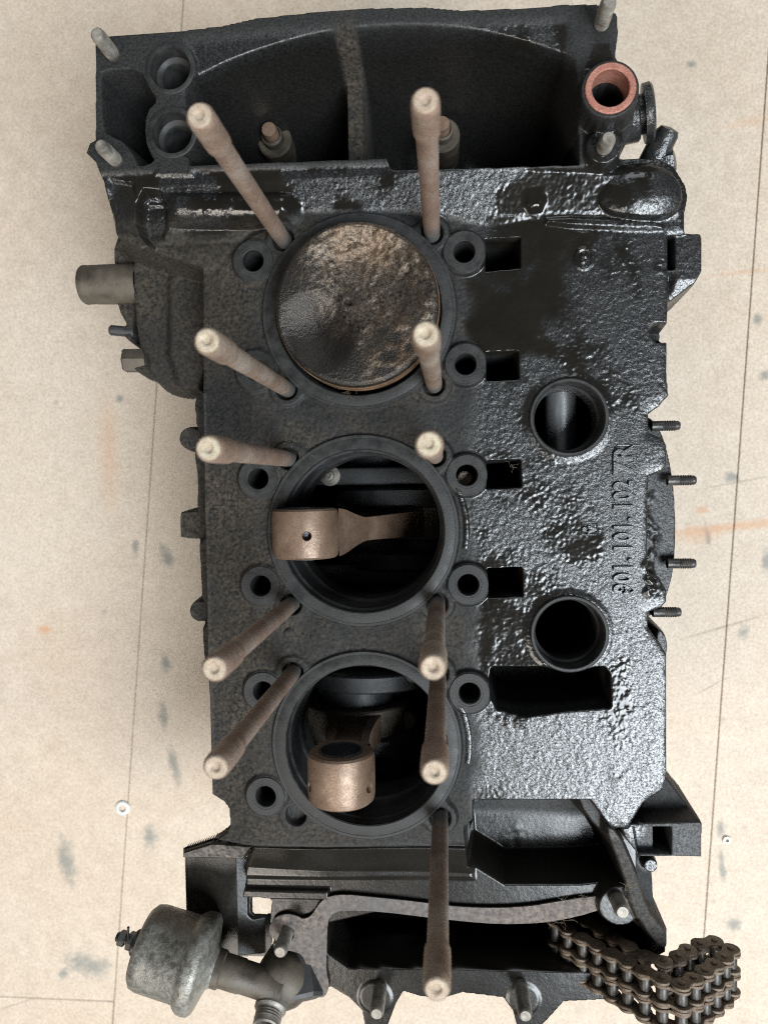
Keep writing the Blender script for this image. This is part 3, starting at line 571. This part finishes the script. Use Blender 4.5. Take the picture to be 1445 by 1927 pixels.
lathe('terminal_post', [(2.7, 72), (2.7, 79.5), (2.2, 80.2), (0, 80.2)], 'dthread', can, tuple(pa), tuple(ax), seg=16)
lathe('terminal_nut', [(4.4, 74.5), (4.4, 78), (3.9, 78.5), (0, 78.5)], 'dthread', can, tuple(pa), tuple(ax), seg=6, angle=30)
tq = pa+ax*71; v, f = tube_geo([tuple(tq+Vector((0, 3, 3))), tuple(tq+Vector((0.5, 7, 5))), tuple(tq+Vector((1.2, 12, 6)))], 0.7); mesh_obj('wire_scrap', v, f, 'black', can)
jc = (-53.9,-265.8)
lathe('fitting_block', [(13, -30), (15.5, -14), (16.5, -7), (16.2, -2), (14.8, 2.5), (12.2, 6), (8.5, 8.4), (4.2, 9.6), (0, 10)], 'brown', case, (jc[0], jc[1], -16), axis=(-0.1, -0.15, 1), seg=32, wob=0.004, angle=85)
lathe('threaded_outlet', [(9.4, -20), (9.2, 2), (8.2, 3.2)]+threads(7.8, 3.5, 11, 1.5, 0.3)+[(7.6, 11.2), (7.0, 12), (6.2, 11.8), (5.9, 8), (5.8, -8), (0, -9)], 'thread', case, (*(-58.2,-272.6), -8), axis=(-0.06, -0.42, 0.9), seg=32)
lathe('union_nut', [(13.5, -16), (13.5, 4), (12, 6), (0, 6)], 'black', case, (*(-42.5,-269.9), -20), axis=(0.15, -0.5, 0.4), seg=6, angle=30)

# ------------------------------------------------------------------ gasket on the chain-end flange
G = [(-61.1,-232.7),(-57.5,-226.9),(-50.1,-224.4),(-43.8,-225.8),(-40.7,-227.6),(-36,-225.5),(-32.7,-220.3),(-29.5,-216.1),(-24.5,-213.1),(-15.7,-211.9),(-0.2,-213),(18.3,-214.3),(33.6,-215.7),(51.8,-217.3),(73,-217.2),(90.9,-215.4),(105.9,-212.2),(120.7,-209.3),(138.3,-207.5),(138.9,-212.1),(123.6,-218.4),(110.5,-222.2),(99.8,-224.4),(90.9,-225.6),(72.9,-226.6),(54.7,-225.9),(30.4,-223.9),(5.8,-221.6),(-14.3,-221.3),(-21.5,-222.5),(-25.7,-226.4),(-26.7,-234.1),(-27.4,-250),(-27.8,-258),(-26.1,-265.9),(-27.2,-271.1),(-30.4,-274.7),(-34.7,-272),(-38.1,-265.8),(-39.4,-254.3),(-42.1,-248.7),(-47.1,-246.9),(-51.6,-246.5),(-52.8,-243.9),(-48.3,-241.2),(-45.7,-237.3),(-46.8,-233.2),(-50.6,-232.4),(-53.5,-235),(-59,-240),(-60.9,-237.2)]
gk = plate('gasket', chaikin(G, 1), -19.4, -18.3, 'gasket', None, bevel=0.15)
tag(gk, 'thin rust speckled sheet gasket lying on the flange at the chain end', 'gasket')
# ------------------------------------------------------------------ copper ring in the breather tube
bc = (128.3,217)
cr = lathe('copper_ring', [(12.3, 17.5), (12.3, 20.2), (11.9, 20.6), (9.4, 20.6), (9.0, 20.2), (8.9, 8)], 'copper', None, (bc[0], bc[1], 0), seg=56, wob=0.003)
tag(cr, 'reddish copper ring seated in the upright breather tube', 'sealing ring')

# ------------------------------------------------------------------ piston standing in the first bore
pis = thing('piston', 'carbon crusted domed piston standing in the bore nearest the flywheel end', 'piston', loc=(0.6, 118.5, 0))
def crown_geo():
    R = 42.3; nr, na = 150, 260; v = []; f = []; cru = []
    gx = RNG.standard_normal((256, 256)); k = np.fft.fftfreq(256, 0.4)
    def nz(sig): r = np.fft.irfft2(np.fft.rfft2(gx)*np.exp(-2*(math.pi*sig)**2*(k[:, None]**2+np.fft.rfftfreq(256, .4)[None, :]**2)), s=(256, 256)); return r/r.std()
    f1, f2, f3 = nz(0.7), nz(1.7), nz(6)
    for i in range(nr+1):
        r = R*math.sqrt(i/nr) if i < nr*0.3 else R*i/nr if False else R*(i/nr)
        for j in range(na if i else 1):
            a = 2*math.pi*j/na; x, y = r*math.cos(a), r*math.sin(a)
            X, Y = int((x+51)/0.4) % 256, int((y+51)/0.4) % 256
            # ridge running from lower left to upper right, valve pockets to both sides
            u = (x*0.80-y*0.60); w = (x*0.60+y*0.80)          # w > 0 : upper right half
            z = 15.5
            d1 = math.hypot((x-9)/1.08, y-16); e1 = 31-d1; e1s = (e1+math.sqrt(e1*e1+5))/2; z -= 7.5*(1-math.exp(-(e1s/14)**1.6))
            p1 = 1 if e1 > 0 else 0
            e2 = 22-math.hypot(x+21, y+13); e2 = (e2+math.sqrt(e2*e2+8))/2; z -= 7.5*(1-math.exp(-(e2/11)**1.6))
            z -= 1.3*max(0, (r-39.5)/2.8)**2
            c = 1/(1+math.exp(-(min(e1, 6)*0.55+0.4*f3[Y, X]+0.9*f2[Y, X])))*(0.5+0.5/(1+math.exp(-(f3[Y, X]*2+(y-x)*0.06))))  # crust tone also fades towards the lower right
            sm_ = max(0, min(1, x/9))*max(0, min(1, (-13-y)/6)); c = max(c, 0.6*sm_*max(0, min(1, f2[Y, X]+0.4*f3[Y, X])))
            if r > 40.5: c *= 0.4
            z += c*(0.16*f1[Y, X]+0.22*f2[Y, X])+0.03*f2[Y, X]
            d = math.hypot(x+4, y-1.5); z += 2.2*math.exp(-(d/4.2)**2)-4.5*math.exp(-(d/1.7)**2)
            v.append((x, y, z)); cru.append(c)
    for j in range(na): f.append((0, 1+j, 1+(j+1) % na))
    for i in range(1, nr):
        b0 = 1+(i-1)*na; b1 = b0+na
        for j in range(na): f.append((b0+j, b1+j, b1+(j+1) % na, b0+(j+1) % na))
    b0 = 1+(nr-1)*na
    for dz, rr in ((12.3, 42.6), (10.2, 42.6), (10.2, 40), (7.6, 40), (7.6, 42.6), (4.2, 42.6), (4.2, 40), (1.8, 40), (1.8, 42.6), (-30, 42.6)):
        b1 = len(v)
        for j in range(na): a = 2*math.pi*j/na; v.append((rr*math.cos(a), rr*math.sin(a), dz)); cru.append(0.25)
        for j in range(na): f.append((b0+j, b1+j, b1+(j+1) % na, b0+(j+1) % na))
        b0 = b1
    return v, f, cru
v, f, cru = crown_geo(); pc = mesh_obj('crown', v, f, 'piston', pis, angle=50)
at = pc.data.attributes.new('crust', 'FLOAT', 'POINT'); at.data.foreach_set('value', cru)
for zb in (7.7, 1.9):
    lathe('piston_ring', [(40.5, zb), (43.1, zb), (43.2, zb+0.3), (43.2, zb+2.0), (43.0, zb+2.3), (40.5, zb+2.3)], 'rustring', pis, seg=120)

# ------------------------------------------------------------------ crankshaft deep in the case
crank = thing('crankshaft', 'dark crankshaft deep inside the case below the open bores', 'crankshaft', loc=(0, 0, 0))
lathe('journal', [(0, -240), (28, -240), (28, 225), (0, 225)], 'black', crank, (0, 0, -116), axis=(0, 1, 0), seg=40)
for by, (px_, pz_) in zip((118, 0, -118), ((-10, -140), (31, -114), (-16, -96))):
    yy = by-4
    lathe('crank_pin', [(0, -18), (27, -18), (27, 18), (0, 18)], 'black', crank, (px_, yy, pz_), axis=(0, 1, 0), seg=36)  # black instead of bright metal: the dark of the bores put into the colour
    for s in (-1, 1):
        lathe('crank_web', [(0, 14.5), (44, 14.5), (46, 16), (46, 25), (44, 26.5), (0, 26.5)], 'black', crank, (px_*0.5, yy, -116+(pz_+116)*0.5), axis=(0, s, 0), seg=44)
# bulkheads, ledges, nozzles and nuts inside the casting
for by in (177, 59, -59, -177):
    box('bulkhead', (-78, 84, by-9, by+9, -200, -58), 'black', case, 2)
for by in (0, -118):
    box('inner_ledge', (-55, 60, by+25, by+36, -96, -74), 'black', case, 1.5); box('inner_ledge', (-55, 60, by-40, by-27, -100, -80), 'black', case, 1.5)
    lathe('oil_nozzle', [(6.5, -74), (6.5, -70), (3.2, -69.5), (3.0, -66), (1.4, -65.6), (1.0, -67), (0, -67)], 'thread', case, (-28, by+31, 0), seg=20)
lathe('inner_nut', [(9.5, -82), (9.5, -78), (7.2, -77.5), (7.2, -71), (6.0, -70), (4.2, -70), (4.0, -66), (0, -65.5)], 'brown', case, (22, -96, 0), seg=6, angle=25)
lay_sh = lathe('intermediate_shaft', [(0, -60), (9, -60), (9, 60), (0, 60)], 'steel', None, (113, 62, -45), axis=(0, 1, 0), seg=48)
tag(lay_sh, 'bright ground steel shaft seen through the upper round oil port', 'shaft')

# ------------------------------------------------------------------ connecting rods
def rod(label, ex, ey, ez, bx, bz, holes, roll=0.0):
    t = thing('connecting_rod', label, 'connecting rod', 'bare connecting rods in the empty bores', (ex, ey, ez))
    d = Vector((bx-ex, 0, bz-ez)); Ln = d.length; d.normalize(); nrm = Vector((-d.z, 0, d.x))    # d: down the rod, nrm: across it
    def W(a, b, c): p = nrm*a+d*b; return (p.x, c, p.z)
    hw = 13.2
    # small end: an eye with its axis along the crank
    seg = 64; v = []; f = []
    prof = [(11.6, -hw), (16.2, -hw), (17.4, -hw+1.0), (18.0, -hw+4), (18.1, 0), (18.0, hw-4), (17.4, hw-1.0), (16.2, hw), (11.6, hw)]
    for r, c in prof:
        for k in range(seg): a = 2*math.pi*k/seg; v.append(W(r*math.cos(a), r*math.sin(a), c))
    m = len(prof)
    for i in range(m):
        for k in range(seg): i2 = (i+1) % m; k2 = (k+1) % seg; f.append((i*seg+k, i*seg+k2, i2*seg+k2, i2*seg+k))
    eye = mesh_obj('small_end', v, f, 'rod', t, angle=32)
    for (ha, hc) in holes:                                   # oil drillings shown as sunk cups
        q = Vector((ha[0], 0, ha[1])).normalized(); p = tuple(q*18.15+Vector((0, hc, 0)))
        cut = lathe('cutter', [(0, -8), (2.2, -8), (2.2, -1.1), (3.0, 0.6), (3.0, 2), (0, 2)], 'black', None, p, q, seg=20)
        md = eye.modifiers.new('b', 'BOOLEAN'); md.operation = 'DIFFERENCE'; md.object = cut; md.solver = 'EXACT'
        par = eye.parent; eye.parent = None; bpy.context.view_layer.update()
        nm = bpy.data.meshes.new_from_object(eye.evaluated_get(bpy.context.evaluated_depsgraph_get())); eye.modifiers.clear(); eye.data = nm; eye.parent = par
        nm.set_sharp_from_angle(angle=math.radians(32)); bpy.data.objects.remove(cut)
    # bronze bush
    v = []; f = []
    for r, c in ((11.7, -hw-0.6), (11.7, hw+0.6), (10.6, hw+0.6), (10.4, hw-0.4), (10.4, -hw+0.4), (10.6, -hw-0.6)):
        for k in range(seg): a = 2*math.pi*k/seg; v.append(W(r*math.cos(a), r*math.sin(a), c))
    for i in range(6):
        for k in range(seg): i2 = (i+1) % 6; k2 = (k+1) % seg; f.append((i*seg+k, i*seg+k2, i2*seg+k2, i2*seg+k))
    mesh_obj('bushing', v, f, 'bore', t)
    # shank: I-section swept with changing width
    v = []; f = []; n = 22; sec = []
    for i in range(n+1):
        s = i/n; b = 10+(Ln-10-24)*s
        wid = 11.5+3.5*(1-s)**4+9*s**3; q_ = min(1, s/0.34); thk = 13.0-6.6*(q_*q_*(3-2*q_))+2.5*s*s; rec = min(1, max(0, (s-0.16)*6))*3.2*min(1, max(0, (0.97-s)*8))
        fl = wid*0.62
        ring = [(-wid, -thk), (-fl, -thk), (-fl+1.5, -thk+rec), (fl-1.5, -thk+rec), (fl, -thk), (wid, -thk), (wid, thk), (fl, thk), (fl-1.5, thk-rec), (-fl+1.5, thk-rec), (-fl, thk), (-wid, thk)]
        for a, c in ring: v.append(W(a, b, c))
    for i in range(n):
        for k in range(12): f.append((i*12+k, i*12+(k+1) % 12, (i+1)*12+(k+1) % 12, (i+1)*12+k))
    mesh_obj('shank', v, f, 'rod', t, angle=45)
    # big end
    v = []; f = []
    for r, c in ((27.5, -11), (37, -11), (38, -10), (38, 10), (37, 11), (27.5, 11)):
        for k in range(48):
            a = 2*math.pi*k/48; p = Vector(W(r*math.cos(a), r*math.sin(a), c))+d*Ln; v.append(tuple(p))
    for i in range(6):
        for k in range(48): i2 = (i+1) % 6; k2 = (k+1) % 48; f.append((i*48+k, i*48+k2, i2*48+k2, i2*48+k))
    be = mesh_obj('big_end', v, f, 'brown', t)  # darker brown than the rod, painting in the dim bore
    for s in (-1, 1):
        p = Vector(W(s*33, Ln-16, 0)); lathe('rod_bolt', [(0, -2), (6.5, -2), (6.5, 4), (5.5, 5), (0, 5)], 'brown', be, tuple(p), tuple(-d), seg=16)
    return t
e2 = (-30.7,-0.5); e3 = (-12.1,-129.7)
rod('rusty connecting rod leaning left with its small end resting on the middle bore rim', e2[0], e2[1], 1, 31, -114, [((0.22, 0.97), -0.6)])
rod('rusty connecting rod standing upright in the bore nearest the chain', e3[0], e3[1], 11, -16, -98, [((-0.88, 0.47), -3.5), ((0.88, 0.47), -3.5)])

# ------------------------------------------------------------------ timing chain folded over the case edge
chn = thing('timing_chain', 'grimy brown duplex timing chain folded over the corner of the case', 'chain')
CY = -237.0
path = [(107.1,-39.8),(113.6,-31.7),(126.8,-18.5),(141.2,-3.9),(155.1,8.7),(165.1,12.2),(178.2,1.8),(192.1,-9.6),(200.2,-19.4),(192.6,-25.7),(176.9,-17.5),(160.6,-6),(146.3,-16.7),(132.1,-33.3),(123.5,-44.5)]
pp = [Vector((x, z)) for x, z in path]
def catmull(P, n=24):
    out = []
    for i in range(len(P)-1):
        a, b, c, d = P[max(i-1, 0)], P[i], P[i+1], P[min(i+2, len(P)-1)]
        for k in range(n):
            t = k/n; out.append(0.5*((2*b)+(c-a)*t+(2*a-5*b+4*c-d)*t*t+(3*b-a-3*c+d)*t**3))
    return out+[P[-1]]
dense = catmull(pp); PITCH = 9.3; pins = [dense[0]]
for q in dense:
    if (q-pins[-1]).length >= PITCH: pins.append(q)
def link_mesh(name, inner):
    r = 5.0; w = r*0.72; pr = []
    for k in range(13): a = math.pi/2+math.pi*k/12; pr.append((r*math.cos(a), r*math.sin(a)))
    pr += [(PITCH/2-0.8, -w), (PITCH/2+0.8, -w)]
    for k in range(13): a = -math.pi/2+math.pi*k/12; pr.append((PITCH+r*math.cos(a), r*math.sin(a)))
    pr += [(PITCH/2+0.8, w), (PITCH/2-0.8, w)]
    n = len(pr); t = 0.9; e = 0.3; cx, cz = PITCH/2, 0
    v = [(x, -t+e*1.0, z) for x, z in pr]+[(x, t-e, z) for x, z in pr]+[(cx+(x-cx)*.95, t, z*.93) for x, z in pr]+[(cx+(x-cx)*.95, -t, z*.93) for x, z in pr]
    f = [(i, (i+1) % n, n+(i+1) % n, n+i) for i in range(n)]+[(n+i, n+(i+1) % n, 2*n+(i+1) % n, 2*n+i) for i in range(n)]+[(3*n+i, 3*n+(i+1) % n, (i+1) % n, i) for i in range(n)]
    f += [tuple(range(2*n, 3*n)), tuple(range(4*n-1, 3*n-1, -1))]
    for xx in (0, PITCH):                                     # riveted pin ends
        b = len(v)
        for rr, yy in ((1.75, t), (1.75, t+0.55), (1.2, t+0.8)):
            for k in range(12): a = 2*math.pi*k/12; v.append((xx+rr*math.cos(a), yy, rr*math.sin(a)))
        for i in range(2):
            for k in range(12): f.append((b+i*12+k, b+i*12+(k+1) % 12, b+(i+1)*12+(k+1) % 12, b+(i+1)*12+k))
        f.append(tuple(range(b+24, b+36)))
    return v, f
v, f = link_mesh('link_plate', False); lp = mesh_obj('link_plate', v, f, 'chain', chn, angle=40)
rl = lathe('roller', [(0, -4.4), (3.0, -4.4), (3.2, -4.0), (3.2, 4.0), (3.0, 4.4), (0, 4.4)], 'chaindark', chn, axis=(0, 1, 0), seg=16)
firstp = firstr = True
for i in range(len(pins)-1):
    a, b = pins[i], pins[i+1]; ang = math.atan2(b.y-a.y, b.x-a.x); outer = i % 2 == 0
    for off in ((0.0, -12.4, -24.8) if outer else (-1.6, -10.8, -14.0, -23.2)):
        o = lp if firstp else copy(lp, parent=chn); firstp = False
        o.location = (a.x*MM, (CY+off)*MM, a.y*MM); o.rotation_euler = (random.uniform(-.04, .04), -ang+random.uniform(-.05, .05), random.uniform(-.04, .04))
    for off in (-6.2, -18.6):
        o = rl if firstr else copy(rl, parent=chn); firstr = False; o.location = (a.x*MM, (CY+off)*MM, a.y*MM)

# ------------------------------------------------------------------ small things: floor screws, lint, hairs
for (px, lab, r) in (((-247.2,-261.8), 'pale ring shaped washer lying by the floor seam left of the case', 6.5), ((275.8,-278.2), 'tiny pale washer on the floor right of the lower bracket', 3.4)):
    o = lathe('washer', [(r*0.5, 0), (r, 0), (r, 1.2), (r*0.85, 1.9), (r*0.55, 1.9), (r*0.5, 1.4), (r*0.5, 0)], 'palezinc', None, (px[0], px[1], FLOOR+0.02), seg=28); tag(o, lab, 'washer')
def hairs(name, label, clumps, mat='fluff', parent=None):
    V, Fc = [], []
    for cx, cy, cz, n, spread, ln, r in clumps:
        for k in range(n):
            p = Vector((cx+random.gauss(0, spread), cy+random.gauss(0, spread*.5), cz+abs(random.gauss(0, .8)))); d = Vector((random.gauss(0, 1), random.gauss(0, 1), random.gauss(0, .35))).normalized(); pts = [tuple(p)]
            for s in range(7):
                d = (d+Vector((random.gauss(0, .45), random.gauss(0, .45), random.gauss(0, .2)))).normalized(); p = p+d*ln/7; p.z = max(p.z, cz-0.2); pts.append(tuple(p))
            v, f = tube_geo(pts, r*0.42*random.uniform(.5, 1.2), 4); b = len(V); V += v; Fc += [tuple(q+b for q in ff) for ff in f]
    o = mesh_obj(name, V, Fc, mat, parent); o['label'] = label; o['category'] = 'lint'; o['kind'] = 'stuff'; return o
c1 = (120,-210); c2 = (141.9,-196.9); c3 = (108.5,-209.4)
hairs('lint', 'pale cobweb lint caught at the chain opening', [(*c1, -17.5, 16, 2.2, 5, 0.09), (*c2, -9, 26, 2.0, 4, 0.09), (*c3, -18, 8, 2.2, 5, 0.10), (*(105.6,-218.5), -12, 14, 2.0, 9, 0.09)])
hairs('lint', 'fine lint fibres caught round the piston and middle bore', [(*(-5.7,74.6), 2.5, 22, 6, 4, 0.08), (*(80.7,34.2), -3.8, 5, 0.6, 5, 0.07), (*(38.6,-40.3), 110, 16, 1.0, 3, 0.10), (*(-34.3,49.5), 0.2, 14, 8, 4, 0.07)])
